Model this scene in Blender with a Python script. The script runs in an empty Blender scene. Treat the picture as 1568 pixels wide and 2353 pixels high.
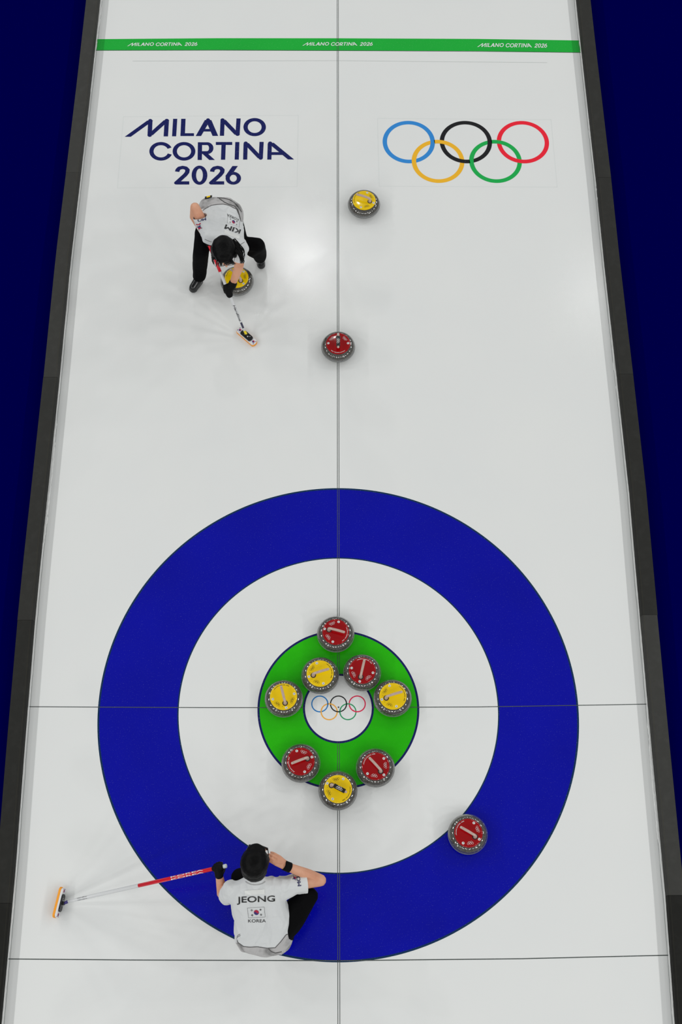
import bpy, bmesh, math, random
from mathutils import Vector, Matrix, noise
from mathutils.bvhtree import BVHTree
random.seed(4)
C = bpy.context.scene.collection
PI = math.pi

# ------------------------------------------------------------------ camera
F, CX, CY, H = 2948.79, -0.0246, -2.4145, 9.5853
TILT, ROLL, YAW = 0.3964, 0.0101, -0.0115
def _yw(v):
    c, s = math.cos(YAW), math.sin(YAW)
    return Vector((c*v[0]-s*v[1], s*v[0]+c*v[1], v[2]))
_r0 = Vector((1, 0, 0)); _u0 = Vector((0, math.cos(TILT), math.sin(TILT)))
FW = _yw(Vector((0, math.sin(TILT), -math.cos(TILT))))
RT = _yw(_r0*math.cos(ROLL)+_u0*math.sin(ROLL))
UP = _yw(-_r0*math.sin(ROLL)+_u0*math.cos(ROLL))
EYE = Vector((CX, CY, H))
def ray(u, v):
    return (RT*((u-784)/F)-UP*((v-1176.5)/F)+FW).normalized()
def at(u, v, z=0.0):                       # the point at height z seen at a pixel
    d = ray(u, v); t = (z-EYE.z)/d.z
    return EYE+d*t
def proj(p):
    d = Vector(p)-EYE; z = d.dot(FW)
    return 784+F*d.dot(RT)/z, 1176.5-F*d.dot(UP)/z
cd = bpy.data.cameras.new('camera'); cam = bpy.data.objects.new('camera', cd); C.objects.link(cam)
m3 = Matrix((RT, UP, -FW)).transposed()
cam.matrix_world = Matrix.Translation(EYE) @ m3.to_4x4()
cd.sensor_fit = 'HORIZONTAL'; cd.sensor_width = 36; cd.lens = F/1568*36; cd.clip_end = 200
bpy.context.scene.camera = cam
vs = bpy.context.scene.view_settings
vs.view_transform = 'Standard'; vs.look = 'None'; vs.gamma = 1; vs.use_curve_mapping = False
vs.exposure = 0.0

# ------------------------------------------------------------------ light
w = bpy.data.worlds.new('hall'); bpy.context.scene.world = w; w.use_nodes = True
bg = w.node_tree.nodes['Background']; bg.inputs[0].default_value = (.96, 1, 1, 1); bg.inputs[1].default_value = 0.22
def lamp(x, y, z, power, sx=.45, sy=.45, aim=(0, 2, 0), spread=PI):
    l = bpy.data.lights.new('luminaire', 'AREA'); l.shape = 'RECTANGLE'; l.size = sx; l.size_y = sy
    l.energy = power; l.color = (1, 1, .985); l.spread = spread
    o = bpy.data.objects.new('luminaire', l); C.objects.link(o); o.location = (x, y, z)
    o.rotation_euler = (Vector(aim)-Vector((x, y, z))).to_track_quat('-Z', 'Y').to_euler()
LP = 30
LZ = 11.0
for sx in (-1, 1):
    for k in range(7):                    # the long rows of lamps along both sides of the hall
        y = -17+6.4*k
        for d in (-.5, .5):
            lamp(sx*14.6, y+d, LZ, LP*3.8, .4, .4, (0, y*.4+1, 0))
for (gx, gy, gp) in ((690, 585, 1.9), (1372, 665, .45)): # the two lamps of the cross truss the ice mirrors
    g = at(gx, gy); q = g+(g-EYE)*(LZ/H)
    lamp(q.x, q.y, LZ, LP*gp, .35, .35, (q.x*.3, 2, 0))
for x in (-9.5, -6.3, 6.3, 9.5):
    for y in (-12, -6.5, 10.5, 21):
        for d in (-.4, .4):
            lamp(x+d, y, LZ, LP*.9, .35, .35, (0, 2, 0))
for x in (-3.2, 0, 3.2):
    for y in (-15, -11, 24):
        for d in (-.4, .4):
            lamp(x+d, y, LZ, LP*1.0, .35, .35, (0, 2, 0))

# ------------------------------------------------------------------ materials
EX = 0.80/0.665                            # ice albedo over its pixel value
def lin(c): return tuple(((x/255)/12.92 if x/255 <= .04045 else ((x/255+.055)/1.055)**2.4) for x in c)
def rgb(c, k=EX): return tuple(min(.9, x*k) for x in lin(c))+(1,)
def mat(name, col, rough=.5, spec=.5, bump=None, var=None, coat=0, metal=0, emit=None):
    m = bpy.data.materials.new(name); m.use_nodes = True; nt = m.node_tree; N = nt.nodes; L = nt.links
    b = N['Principled BSDF']; b.inputs['Base Color'].default_value = col; b.inputs['Roughness'].default_value = rough
    b.inputs['Specular IOR Level'].default_value = spec; b.inputs['Metallic'].default_value = metal
    if coat: b.inputs['Coat Weight'].default_value = coat; b.inputs['Coat Roughness'].default_value = .06
    tc = N.new('ShaderNodeTexCoord')
    if var:                                # (scale, amount, second colour, threshold lo, hi)
        n = N.new('ShaderNodeTexNoise'); n.inputs['Scale'].default_value = var[0]; n.inputs['Detail'].default_value = 4
        r = N.new('ShaderNodeMapRange'); r.inputs['From Min'].default_value = var[2]; r.inputs['From Max'].default_value = var[3]
        mx = N.new('ShaderNodeMix'); mx.data_type = 'RGBA'; mx.inputs[6].default_value = col; mx.inputs[7].default_value = var[1]
        L.new(tc.outputs['Object'], n.inputs['Vector']); L.new(n.outputs['Fac'], r.inputs['Value'])
        L.new(r.outputs['Result'], mx.inputs[0]); L.new(mx.outputs[2], b.inputs['Base Color'])
    if bump:                               # (scale, distance)
        n = N.new('ShaderNodeTexNoise'); n.inputs['Scale'].default_value = bump[0]; n.inputs['Detail'].default_value = 3
        bp = N.new('ShaderNodeBump'); bp.inputs['Strength'].default_value = 1; bp.inputs['Distance'].default_value = bump[1]
        L.new(tc.outputs['Object'], n.inputs['Vector']); L.new(n.outputs['Fac'], bp.inputs['Height']); L.new(bp.outputs['Normal'], b.inputs['Normal'])
    return m
def icemat(name, col, speck=0.0, cloud=0.0, col2=None):
    m = bpy.data.materials.new(name); m.use_nodes = True; nt = m.node_tree; N = nt.nodes; L = nt.links
    b = N['Principled BSDF']; b.inputs['Roughness'].default_value = .11; b.inputs['Specular IOR Level'].default_value = .3
    g = N.new('ShaderNodeNewGeometry')
    cur = N.new('ShaderNodeRGB'); cur.outputs[0].default_value = col; out = cur.outputs[0]
    if cloud:                              # cloudy unevenness of the flooded paint
        n = N.new('ShaderNodeTexNoise'); n.inputs['Scale'].default_value = 1.6; n.inputs['Detail'].default_value = 5
        r = N.new('ShaderNodeMapRange'); r.inputs['From Min'].default_value = .3; r.inputs['From Max'].default_value = .7; r.inputs['To Max'].default_value = cloud
        mx = N.new('ShaderNodeMix'); mx.data_type = 'RGBA'; mx.inputs[7].default_value = col2 or tuple(x*.8 for x in col[:3])+(1,)
        L.new(g.outputs['Position'], n.inputs['Vector']); L.new(n.outputs['Fac'], r.inputs['Value']); L.new(r.outputs['Result'], mx.inputs[0]); L.new(out, mx.inputs[6]); out = mx.outputs[2]
    if speck:                              # tiny air bubbles and frost specks
        n = N.new('ShaderNodeTexNoise'); n.inputs['Scale'].default_value = 130; n.inputs['Detail'].default_value = 2
        r = N.new('ShaderNodeMapRange'); r.inputs['From Min'].default_value = .64; r.inputs['From Max'].default_value = .74; r.inputs['To Max'].default_value = speck
        mx = N.new('ShaderNodeMix'); mx.data_type = 'RGBA'; mx.inputs[7].default_value = (.62, .66, .72, 1)
        L.new(g.outputs['Position'], n.inputs['Vector']); L.new(n.outputs['Fac'], r.inputs['Value']); L.new(r.outputs['Result'], mx.inputs[0]); L.new(out, mx.inputs[6]); out = mx.outputs[2]
    L.new(out, b.inputs['Base Color'])
    n = N.new('ShaderNodeTexNoise'); n.inputs['Scale'].default_value = 170; n.inputs['Detail'].default_value = 1
    bp = N.new('ShaderNodeBump'); bp.inputs['Strength'].default_value = 1; bp.inputs['Distance'].default_value = .00030
    L.new(g.outputs['Position'], n.inputs['Vector']); L.new(n.outputs['Fac'], bp.inputs['Height']); L.new(bp.outputs['Normal'], b.inputs['Normal'])
    return m
ICE = icemat('ice', (.79, .80, .79, 1), cloud=.5, col2=(.76, .775, .775, 1))
BLUE = icemat('blue_under_ice', rgb((5, 9, 150)), .06, .6)
TEAL = icemat('teal_edge', rgb((16, 44, 78)), .2)
GREEN = icemat('green_under_ice', rgb((42, 176, 12)), .04, .7, rgb((22, 150, 4)))
HOG = icemat('hog_green', rgb((28, 164, 56)), .15, .4)
NAVY = icemat('navy_under_ice', rgb((20, 26, 84)), .2)
INK = icemat('black_line', rgb((70, 76, 74)), .2)
INK2 = icemat('faint_line', rgb((176, 180, 178)), .0)
PANEL = icemat('print_sheet', (.80, .81, .805, 1))
OB, OY, OK, OG, OR = [icemat('ring_'+n, rgb(c), .12) for n, c in (('blue', (50, 128, 198)), ('yellow', (246, 170, 44)), ('black', (30, 30, 32)), ('green', (28, 160, 74)), ('red', (222, 36, 54)))]
FROST = mat('frost', (.78, .79, .78, 1), .7, bump=(60, .003))
BLACKD = mat('matt_black', (.004, .004, .004, 1), .7, .1)

# ------------------------------------------------------------------ mesh helpers
ORG = {}                                   # world origin of every root, for its children
def org(p):
    while p is not None:
        if p.name in ORG: return ORG[p.name]
        p = p.parent
    return Vector((0, 0, 0))
def mk(name, verts, faces, m, parent=None, smooth=False, label=None):
    o0 = org(parent)
    me = bpy.data.meshes.new(name); me.from_pydata([Vector(v)-o0 for v in verts], [], faces); me.update()
    if smooth: me.polygons.foreach_set('use_smooth', [True]*len(me.polygons))
    me.materials.append(m)
    o = bpy.data.objects.new(name, me); C.objects.link(o)
    if parent: o.parent = parent
    if label: o['label'] = label
    return o
def thing(name, label, cat, loc=(0, 0, 0), group=None):
    o = bpy.data.objects.new(name, None); C.objects.link(o); o.location = loc; o['label'] = label; o['category'] = cat
    o.empty_display_size = .1
    if group: o['group'] = group
    ORG[o.name] = Vector(loc); return o
def bm_mk(name, bm, m, parent=None, smooth=True, label=None):
    v = [x.co.copy() for x in bm.verts]; bm.verts.index_update()
    f = [[y.index for y in x.verts] for x in bm.faces]; bm.free()
    return mk(name, v, f, m, parent, smooth, label)
class G:                                   # gathers polygons
    def __init__(s): s.v = []; s.f = []
    def add(s, vs_, fs): n = len(s.v); s.v += [tuple(x) for x in vs_]; s.f += [[i+n for i in q] for q in fs]
    def poly(s, pts): s.add(pts, [list(range(len(pts)))])
    def ring(s, cx, cy, r0, r1, z=0, a0=0, a1=2*PI, n=128, zf=None, sy=1):
        full = abs(a1-a0-2*PI) < 1e-6; P = []; Q = []; k = n if full else n+1
        for i in range(k):
            a = a0+(a1-a0)*i/n; zz = zf(a) if zf else z
            P += [(cx+r0*math.cos(a), cy+r0*math.sin(a)*sy, zz), (cx+r1*math.cos(a), cy+r1*math.sin(a)*sy, zz)]
        for i in range(n): j = (i+1) % k; Q.append([2*i, 2*i+1, 2*j+1, 2*j])
        s.add(P, Q)
    def disc(s, cx, cy, r, z=0, n=48, sy=1): s.poly([(cx+r*math.cos(2*PI*i/n), cy+sy*r*math.sin(2*PI*i/n), z) for i in range(n)])
    def box(s, c, ax, ay, az):
        c, ax, ay, az = map(Vector, (c, ax, ay, az)); P = [c+ax*i+ay*j+az*k for k in (-1, 1) for j in (-1, 1) for i in (-1, 1)]
        s.add(P, [[0, 2, 3, 1], [4, 5, 7, 6], [0, 1, 5, 4], [2, 6, 7, 3], [0, 4, 6, 2], [1, 3, 7, 5]])
    def tube(s, pts, rad, n=20, cap=True):
        pts = [Vector(p) for p in pts]; rad = rad if isinstance(rad, (list, tuple)) else [rad]*len(pts)
        t0 = (pts[1]-pts[0]).normalized(); u = t0.orthogonal().normalized(); P = []
        for i, p in enumerate(pts):
            t = (pts[min(i+1, len(pts)-1)]-pts[max(i-1, 0)]).normalized(); u = (u-t*u.dot(t)).normalized(); w_ = t.cross(u)
            P += [p+(u*math.cos(2*PI*k/n)+w_*math.sin(2*PI*k/n))*rad[i] for k in range(n)]
        Fq = [[i*n+k, i*n+(k+1) % n, (i+1)*n+(k+1) % n, (i+1)*n+k] for i in range(len(pts)-1) for k in range(n)]
        if cap: Fq += [list(range(n))[::-1], [(len(pts)-1)*n+k for k in range(n)]]
        s.add(P, Fq)
    def lathe(s, prof, n=96, c=(0, 0, 0)):
        P = []; Q = []
        for r, z in prof: P += [(c[0]+r*math.cos(2*PI*k/n), c[1]+r*math.sin(2*PI*k/n), c[2]+z) for k in range(n)]
        for i in range(len(prof)-1):
            for k in range(n): Q.append([i*n+k, i*n+(k+1) % n, (i+1)*n+(k+1) % n, (i+1)*n+k])
        if prof[0][0] > 1e-5: Q.append(list(range(n))[::-1])
        if prof[-1][0] > 1e-5: Q.append([(len(prof)-1)*n+k for k in range(n)])
        s.add(P, Q)
    def map(s, fn): s.v = [tuple(fn(*p)) for p in s.v]; return s
    def mk(s, name, m, parent=None, smooth=False, label=None): return mk(name, s.v, s.f, m, parent, smooth, label)

def text2d(t, shear=0.0, spacing=1.0, bold=0.0):  # flat letters, x 0..1, y 0..1
    fat = .018 if 'M' in t and bold else 0; bold = 0 if fat else bold   # sharp-cornered letters are thickened by side steps
    cu = bpy.data.curves.new('t', 'FONT'); cu.body = t; cu.shear = shear; cu.space_character = spacing; cu.offset = bold; cu.resolution_u = 4
    o = bpy.data.objects.new('t', cu); me = o.to_mesh()
    v = [(p.co.x, p.co.y) for p in me.vertices]; me.calc_loop_triangles(); f = [list(p.vertices) for p in me.loop_triangles]
    o.to_mesh_clear(); bpy.data.objects.remove(o); bpy.data.curves.remove(cu)
    x0 = min(p[0] for p in v); x1 = max(p[0] for p in v); y0 = min(p[1] for p in v); y1 = max(p[1] for p in v)
    g = G()
    for i, d in enumerate((-fat, 0, fat) if fat else (0,)): g.add([((p[0]-x0)/(x1-x0)+d, (p[1]-y0)/(y1-y0), i*2e-4) for p in v], f)
    return g

# ------------------------------------------------------------------ lettering of the event (wide rounded capitals)
class GW(G):                               # every stroke a hair above the last, so that they never coincide
    k = 0
    def add(s, vs_, fs): s.k += 1; G.add(s, [(x, y, s.k*3e-5) for x, y, z in vs_], fs)
def word(wd):
    g = GW()
    def hs(x0, y0, x1, y1, w0=36): g.poly([(x0-w0/2, y0, 0), (x0+w0/2, y0, 0), (x1+w0/2, y1, 0), (x1-w0/2, y1, 0)])
    def rc(x0, x1, y0, y1): g.poly([(x0, y0, 0), (x1, y0, 0), (x1, y1, 0), (x0, y1, 0)])
    def el(cx, cy, rx, ry, n=20): g.poly([(cx+rx*math.cos(2*PI*i/n), cy+ry*math.sin(2*PI*i/n), 0) for i in range(n)])
    def an(cx, cy, rx, ry, a0=0, a1=2*PI, wx=35, wy=26):
        n = 56; P = []
        for i in range(n+1):
            a = a0+(a1-a0)*i/n; P += [(cx+rx*math.cos(a), cy+ry*math.sin(a), 0), (cx+(rx-wx)*math.cos(a), cy+(ry-wy)*math.sin(a), 0)]
        g.add(P, [[2*i, 2*i+1, 2*i+3, 2*i+2] for i in range(n)])
    if wd == 'MILANO':
        hs(120, 265, 305, 132, 50); el(305, 134, 18, 15); hs(305, 134, 300, 252); el(300, 253, 18, 13); hs(302, 252, 438, 130, 46); el(440, 132, 18, 14); hs(440, 132, 432, 262)
        hs(509, 118, 500, 261, 34); hs(576, 118, 570, 259); rc(552, 663, 236, 259)
        el(778, 127, 16, 13); hs(774, 128, 699, 259, 44); hs(782, 128, 838, 258, 46); rc(728, 826, 201, 222)
        hs(897, 130, 892, 257, 34); el(897, 128, 17, 14); hs(900, 126, 1018, 248, 44); el(1020, 246, 17, 12); hs(1028, 115, 1020, 246, 34)
        an(1160, 186, 92, 74)
    if wd == 'CORTINA':
        an(392, 384, 95, 76, .36, 2*PI-.42); an(581, 384, 93, 76)
        hs(712, 310, 710, 455, 35); rc(700, 775, 310, 333); an(772, 358, 50, 48, -PI/2, PI/2, 36, 24); rc(715, 778, 383, 406); hs(745, 395, 811, 455, 46)
        rc(842, 976, 308, 332); hs(906, 320, 901, 453, 35); hs(1018, 308, 1013, 452, 34)
        hs(1086, 320, 1082, 452, 34); el(1087, 318, 17, 14); hs(1090, 317, 1208, 441, 44); el(1209, 440, 17, 13); hs(1217, 307, 1210, 440, 34)
        hs(1284, 320, 1280, 452, 34); el(1287, 318, 17, 14); hs(1292, 315, 1458, 451, 50); rc(1284, 1392, 391, 414)
    def pen(pts, rx=18, ry=13):
        for (a, b), (c, d) in zip(pts, pts[1:]):
            X, Y = (c-a)/rx, (d-b)/ry; l = math.hypot(X, Y); nx, ny = -Y/l*rx, X/l*ry
            g.poly([(a+nx, b+ny, 0), (c+nx, d+ny, 0), (c-nx, d-ny, 0), (a-nx, b-ny, 0)])
        for a, b in pts[1:-1]: el(a, b, rx, ry)
    if wd == '2026':
        for dx in (0, 286):
            pen([(525+dx, 551), (529+dx, 536), (543+dx, 522), (570+dx, 516), (595+dx, 521), (610+dx, 536), (607+dx, 556), (590+dx, 578), (518+dx, 643), (624+dx, 643)])
        an(708, 580, 64, 78, wx=36, wy=24)
        hs(1000, 505, 940, 590, 44); an(985, 605, 63, 52, wx=34, wy=23)
    return g
WORDS = [word(x) for x in ('MILANO', 'CORTINA', '2026')]
def logo_line():                           # the three words on one line, x 0..1, y 0..1 (upwards)
    g = G(); W = [(95, 1252, 113, 265, 0, .376), (297, 1485, 305, 457, .404, .788), (500, 1048, 503, 655, .82, 1)]
    for wd, (x0, x1, y0, y1, a, b) in zip(WORDS, W):
        n = len(g.v); g.v += [(a+(b-a)*(x-x0)/(x1-x0), 1-(y-y0)/(y1-y0), z) for x, y, z in wd.v]; g.f += [[i+n for i in q] for q in wd.f]
    return g
LINE = logo_line()

# ------------------------------------------------------------------ the rink: ice, carpet, boards
Lpx = [(240, -90), (231, 0), (210, 196), (185.5, 409), (163, 600), (136.5, 877), (93, 1300), (80.5, 1432), (58.5, 1700), (36, 2000), (29, 2078), (4, 2353), (-3, 2430)]
Rpx = [(1316, -90), (1325, 11), (1336, 115), (1356.5, 300), (1370, 420), (1388, 600), (1418, 870), (1446.4, 1135), (1471, 1420), (1496, 1700), (1510, 1850), (1529.5, 2060), (1551, 2353), (1557, 2430)]
Lw = [at(*p) for p in Lpx]; Rw = [at(*p) for p in Rpx]
def xe(W, y):
    for a, b in zip(W, W[1:]):
        if b.y <= y <= a.y: t = (y-b.y)/(a.y-b.y); return b.x+(a.x-b.x)*t
    return W[0].x if y > W[0].y else W[-1].x
floor = mk('floor', [(-2.385, -4, 0), (2.385, -4, 0), (2.385, 9.5, 0), (-2.385, 9.5, 0)], [[0, 1, 2, 3]], ICE, None, label='white pebbled curling ice sheet'); floor['kind'] = 'structure'
def carpetmat():
    m = mat('blue_carpet', rgb((0, 0, 70)), .95, .0, bump=(400, .002)); return m
CARP = carpetmat()
for nm, x0, x1, s_ in (('floor_left', -9, -2.385, 'left'), ('floor_right', 2.385, 9, 'right')):
    g = G(); n = 60; mrows = 40; P = []
    for i in range(n+1):
        for j in range(mrows+1):
            x = x0+(x1-x0)*i/n; y = -5+15.5*j/mrows
            P.append((x, y, -.012+.006*noise.noise(Vector((x*2.2, y*.25, 3)))))
    g.add(P, [[i*(mrows+1)+j, (i+1)*(mrows+1)+j, (i+1)*(mrows+1)+j+1, i*(mrows+1)+j+1] for i in range(n) for j in range(mrows)])
    o = g.mk(nm, CARP, None, True, 'dark navy carpet %s of the ice sheet' % s_); o['kind'] = 'structure'

def flat(g, name, m, label=None): return g.mk(name, m, floor, False, label)
R12, R8, R4, RB = 1.829, 1.219, .612, .258
C12 = at(778, 1626); cc = (C12.x, C12.y-.004)
g = G(); g.ring(cc[0], cc[1], R8+.004, R12-.012, .0004, n=256); flat(g, 'house_ring', BLUE, 'wide blue outer ring of the house')
g = G(); g.ring(cc[0], cc[1], R12-.014, R12, .0006, n=256); g.ring(cc[0], cc[1], R8-.004, R8+.006, .0006, n=256); flat(g, 'ring_outline', TEAL, 'thin dark teal edge of the blue ring')
g = G(); g.ring(cc[0], cc[1], RB, R4, .0004, n=160); flat(g, 'house_ring', GREEN, 'green inner ring of the house')
g = G(); g.ring(cc[0], cc[1], R4-.012, R4+.004, .0007, n=200); g.ring(cc[0], cc[1], RB-.004, RB+.012, .0007, n=160); flat(g, 'ring_outline', NAVY, 'navy edge of the green ring')
def strip(pts, wd, z, wob=0.0):
    g = G()
    for a, b in zip(pts, pts[1:]):
        d = (b-a).normalized(); nrm = Vector((-d.y, d.x, 0))*wd/2
        g.poly([(p.x, p.y, z) for p in (a+nrm, b+nrm, b-nrm, a-nrm)])
    return g
g = G()
for dx in (-1.7, 1.9):
    for seg in (((776.3, -60), (777.2, 700), (777.8, 1400), (778, 1546)), ((778, 1706), (778.3, 1900), (779, 2353), (779.3, 2420))):
        q = [at(u+dx*(.8+.5*v/2353), v) for u, v in seg]; s_ = strip(q, .0042, .0011); g.add(s_.v, s_.f)
flat(g, 'center_line', INK, 'thin double line along the middle of the sheet')
g = strip([at(65, 1624), at(250, 1625), at(480, 1626), at(698, 1626)], .0055, .0011); s_ = strip([at(859, 1625.5), at(1100, 1624.5), at(1350, 1620.5), at(1490, 1618)], .0055, .0011); g.add(s_.v, s_.f)
flat(g, 'tee_line', INK, 'thin dark line across the middle of the house')
g = strip([at(19, 2203.5), at(300, 2206), at(779, 2207.5), at(1200, 2203), at(1536, 2195)], .0062, .0011); flat(g, 'back_line', INK, 'thin dark line behind the house')
top = [at(219, 90), at(500, 87.8), at(778, 88), at(1100, 89.5), at(1334, 93)]; bot = [at(217, 116), at(500, 115.5), at(778, 116.5), at(1100, 118), at(1336, 121)]
g = G()
for i in range(4): g.poly([(p.x, p.y, .0004) for p in (bot[i], bot[i+1], top[i+1], top[i])])
flat(g, 'hog_line', HOG, 'green band across the far end of the sheet')
flat(strip(bot, .006, .0008), 'hog_line_edge', INK, 'thin dark edge of the green band')
flat(strip([at(305, 140.5), at(778, 139.5), at(1258, 144)], .004, .0005), 'scribed_line', INK2, 'faint grey line below the green band')
for (u0, v0, u1, v1) in ((293.5, 97.8, 454, 105.8), (696, 97.2, 857, 105.3), (1098, 99.6, 1258, 109)):
    g = G(); g.v = list(LINE.v); g.f = [list(q) for q in LINE.f]; dv = {293.5: -.6, 696: .3, 1098: 1.6}[u0]
    def mp(x, y, z): p = at(u0+(u1-u0)*x+2*(y-.5), v1-(v1-v0)*y+dv*(x-.5)); return (p.x, p.y, .0012+z)
    g.map(mp); flat(g, 'lettering', mat('hog_lettering', (.72, .78, .74, 1), .3) if 'hog_lettering' not in bpy.data.materials else bpy.data.materials['hog_lettering'], 'white event lettering on the green band')
# printed sheets and the navy lettering
def quad(a): return strip([at(*a[0]), at(*a[1])], .004, .0003)
g = G()
for poly_ in (((284, 268), (686, 265), (683, 429), (270, 432)), ((868, 272), (1267, 275), (1281, 430), (872, 428))):
    q = [at(*p) for p in poly_]; s_ = strip(q+[q[0]], .005, .0003); g.add(s_.v, s_.f)
flat(g, 'sheet_edge', icemat('sheet_edge', rgb((203, 206, 205))), 'faint edges of the printed sheets')
for wd in WORDS:
    g = G(); g.v = list(wd.v); g.f = wd.f
    def mp(x, y, z): p = at(260+x/3.5636, 240+y/3.5636); return (p.x, p.y, .0006+z)
    g.map(mp); flat(g, 'lettering', NAVY, 'large navy event lettering')
# five rings, interlaced by raising each ring a hair where it passes over
def ovr(arcs):                             # arcs: (angle, raised height)
    def f(a):
        z = .0006
        for t, h in arcs:
            d = abs((a-t+PI) % (2*PI)-PI)
            if d < .5: z += h*max(0, min(1, (.5-d)/.15))
        return z
    return f
def five(cx, cy, R, wd, dx, dy, mats, sc=1.0):
    P = {'blue': (-dx, 0), 'black': (0, 0), 'red': (dx, 0), 'yellow': (-dx/2, -dy), 'green': (dx/2, -dy)}
    hx = math.acos(min(1, math.hypot(dx/2, dy)/2/R))
    base = {}
    def cross(a, b):                       # angles on ring a where ring b crosses it
        t = math.atan2(P[b][1]-P[a][1], P[b][0]-P[a][0]); return t-hx, t+hx
    up = {k: [] for k in P}
    h = .0009*sc
    def pick(a, b, upper):                 # ring a lies over ring b at the upper or the lower crossing
        c = cross(a, b); c = sorted(c, key=lambda t: math.sin(t)); t = c[1] if upper else c[0]; up[a].append((t, h))
    pick('blue', 'yellow', True); pick('yellow', 'blue', False); pick('yellow', 'black', True); pick('black', 'yellow', False)
    pick('black', 'green', True); pick('green', 'black', False); pick('green', 'red', True); pick('red', 'green', False)
    out = {}
    for k, m in zip(('blue', 'yellow', 'black', 'green', 'red'), mats):
        g = G(); g.ring(cx+P[k][0], cy+P[k][1], R-wd/2, R+wd/2, zf=ovr(up[k]), n=144); out[k] = (g, m)
    return out
def ringset(cu, cv, ru, spacing_u, drop_v, wd_u, m_, lab):
    c = at(cu, cv); s_ = 1/(at(cu+1, cv)-c).length; R = ru/s_; wd = wd_u/s_
    dy = (at(cu, cv)-at(cu, cv+drop_v)).length
    for k, (g, m) in five(c.x, c.y, R, wd, spacing_u/s_, dy, m_).items(): flat(g, 'printed_ring', m, '%s ring of the %s' % (k, lab))
ringset(1071, 326.3, 55, 131.2, 44.3, 10, (OB, OY, OK, OG, OR), 'large five-ring emblem')
soft = [icemat('small_'+n, rgb(c), .25) for n, c in (('blue', (30, 112, 178)), ('yellow', (240, 160, 60)), ('black', (34, 34, 34)), ('green', (40, 142, 92)), ('red', (206, 26, 70)))]
ringset(778.3, 1617.5, 18.4, 43, 18, 2.6, soft, 'small five-ring emblem on the button')
g = G(); p = at(778.3, 1625.3); g.disc(p.x, p.y, .006, .0016); flat(g, 'button_pin', INK, 'dark dot at the centre of the button')

# side boards, in lengths as laid
def board(W, sgn, y0, y1, tone, label, grp):
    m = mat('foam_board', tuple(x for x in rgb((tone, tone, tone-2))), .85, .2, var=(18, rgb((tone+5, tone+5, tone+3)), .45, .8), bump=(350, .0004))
    n = 8; ys = [y0+.001+(y1-y0-.002)*i/n for i in range(n+1)]
    xa = xe(W, y0); xb = xe(W, y1); jog = random.uniform(-.003, .003)
    root = thing('side_board', label, 'board', ((xa+xb)/2+sgn*.06, (y0+y1)/2, 0), grp)
    prof = [(0, 0), (.0, .071), (.006, .079), (.016, .080), (.118+jog, .080), (.121+jog, .077), (.121+jog, -.012)]
    g = G(); P = []
    for y in ys:
        x = xe(W, y)
        P += [(x+sgn*a, y, b) for a, b in prof]
    k = len(prof); Q = [[i*k+j, i*k+(j+1) % k, (i+1)*k+(j+1) % k, (i+1)*k+j] for i in range(n) for j in range(k)]
    Q += [list(range(k)), [n*k+j for j in range(k)][::-1]]
    g.add(P, Q); g.mk('foam_block', m, root)
    g = G(); g.poly([(xe(W, ys[0])-sgn*.0004, ys[0], .001), (xe(W, ys[-1])-sgn*.0004, ys[-1], .001), (xe(W, ys[-1])-sgn*.0004, ys[-1], .012), (xe(W, ys[0])-sgn*.0004, ys[0], .012)])
    # a low seam cord along the inner top edge
    t = G(); t.tube([(xe(W, y)+sgn*.016, y, .080) for y in ys], .0016, 6); t.mk('edge_seam', mat('seam', rgb((tone+6, tone+5, tone-4)), .8), root)
yl = [at(0, v).y for v in (0,)]
def ycut(W, px, v): return at(px, v).y
lc = [ycut(0, 240, -90), ycut(0, 185, 409), ycut(0, 136, 877), ycut(0, 80, 1432), ycut(0, 29, 2078), ycut(0, 0, 2430)]
rc_ = [ycut(0, 1316, -90), ycut(0, 1345, 11), ycut(0, 1370, 420), ycut(0, 1418, 870), ycut(0, 1471, 1420), ycut(0, 1529, 2060), ycut(0, 1557, 2430)]
ll = ['charcoal foam side board on the left, the one meeting the green band', 'charcoal foam side board on the left, level with the sweeper and the far stones',
      'charcoal foam side board on the left, beside the top of the blue ring', 'charcoal foam side board on the left at the tee line', 'black foam side board at the lower left corner, near the back line']
lr = ['charcoal foam side board at the top right corner beyond the green band', 'charcoal foam side board on the right, meeting the green band', 'charcoal foam side board on the right, level with the sweeper',
      'charcoal foam side board on the right, beside the top of the blue ring', 'paler grey foam side board on the right at the tee line', 'black foam side board at the lower right corner, near the back line']
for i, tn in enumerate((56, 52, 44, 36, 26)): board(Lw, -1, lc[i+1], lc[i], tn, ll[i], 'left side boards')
for i, tn in enumerate((46, 44, 42, 38, 54, 26)): board(Rw, 1, rc_[i+1], rc_[i], tn, lr[i], 'right side boards')
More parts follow.
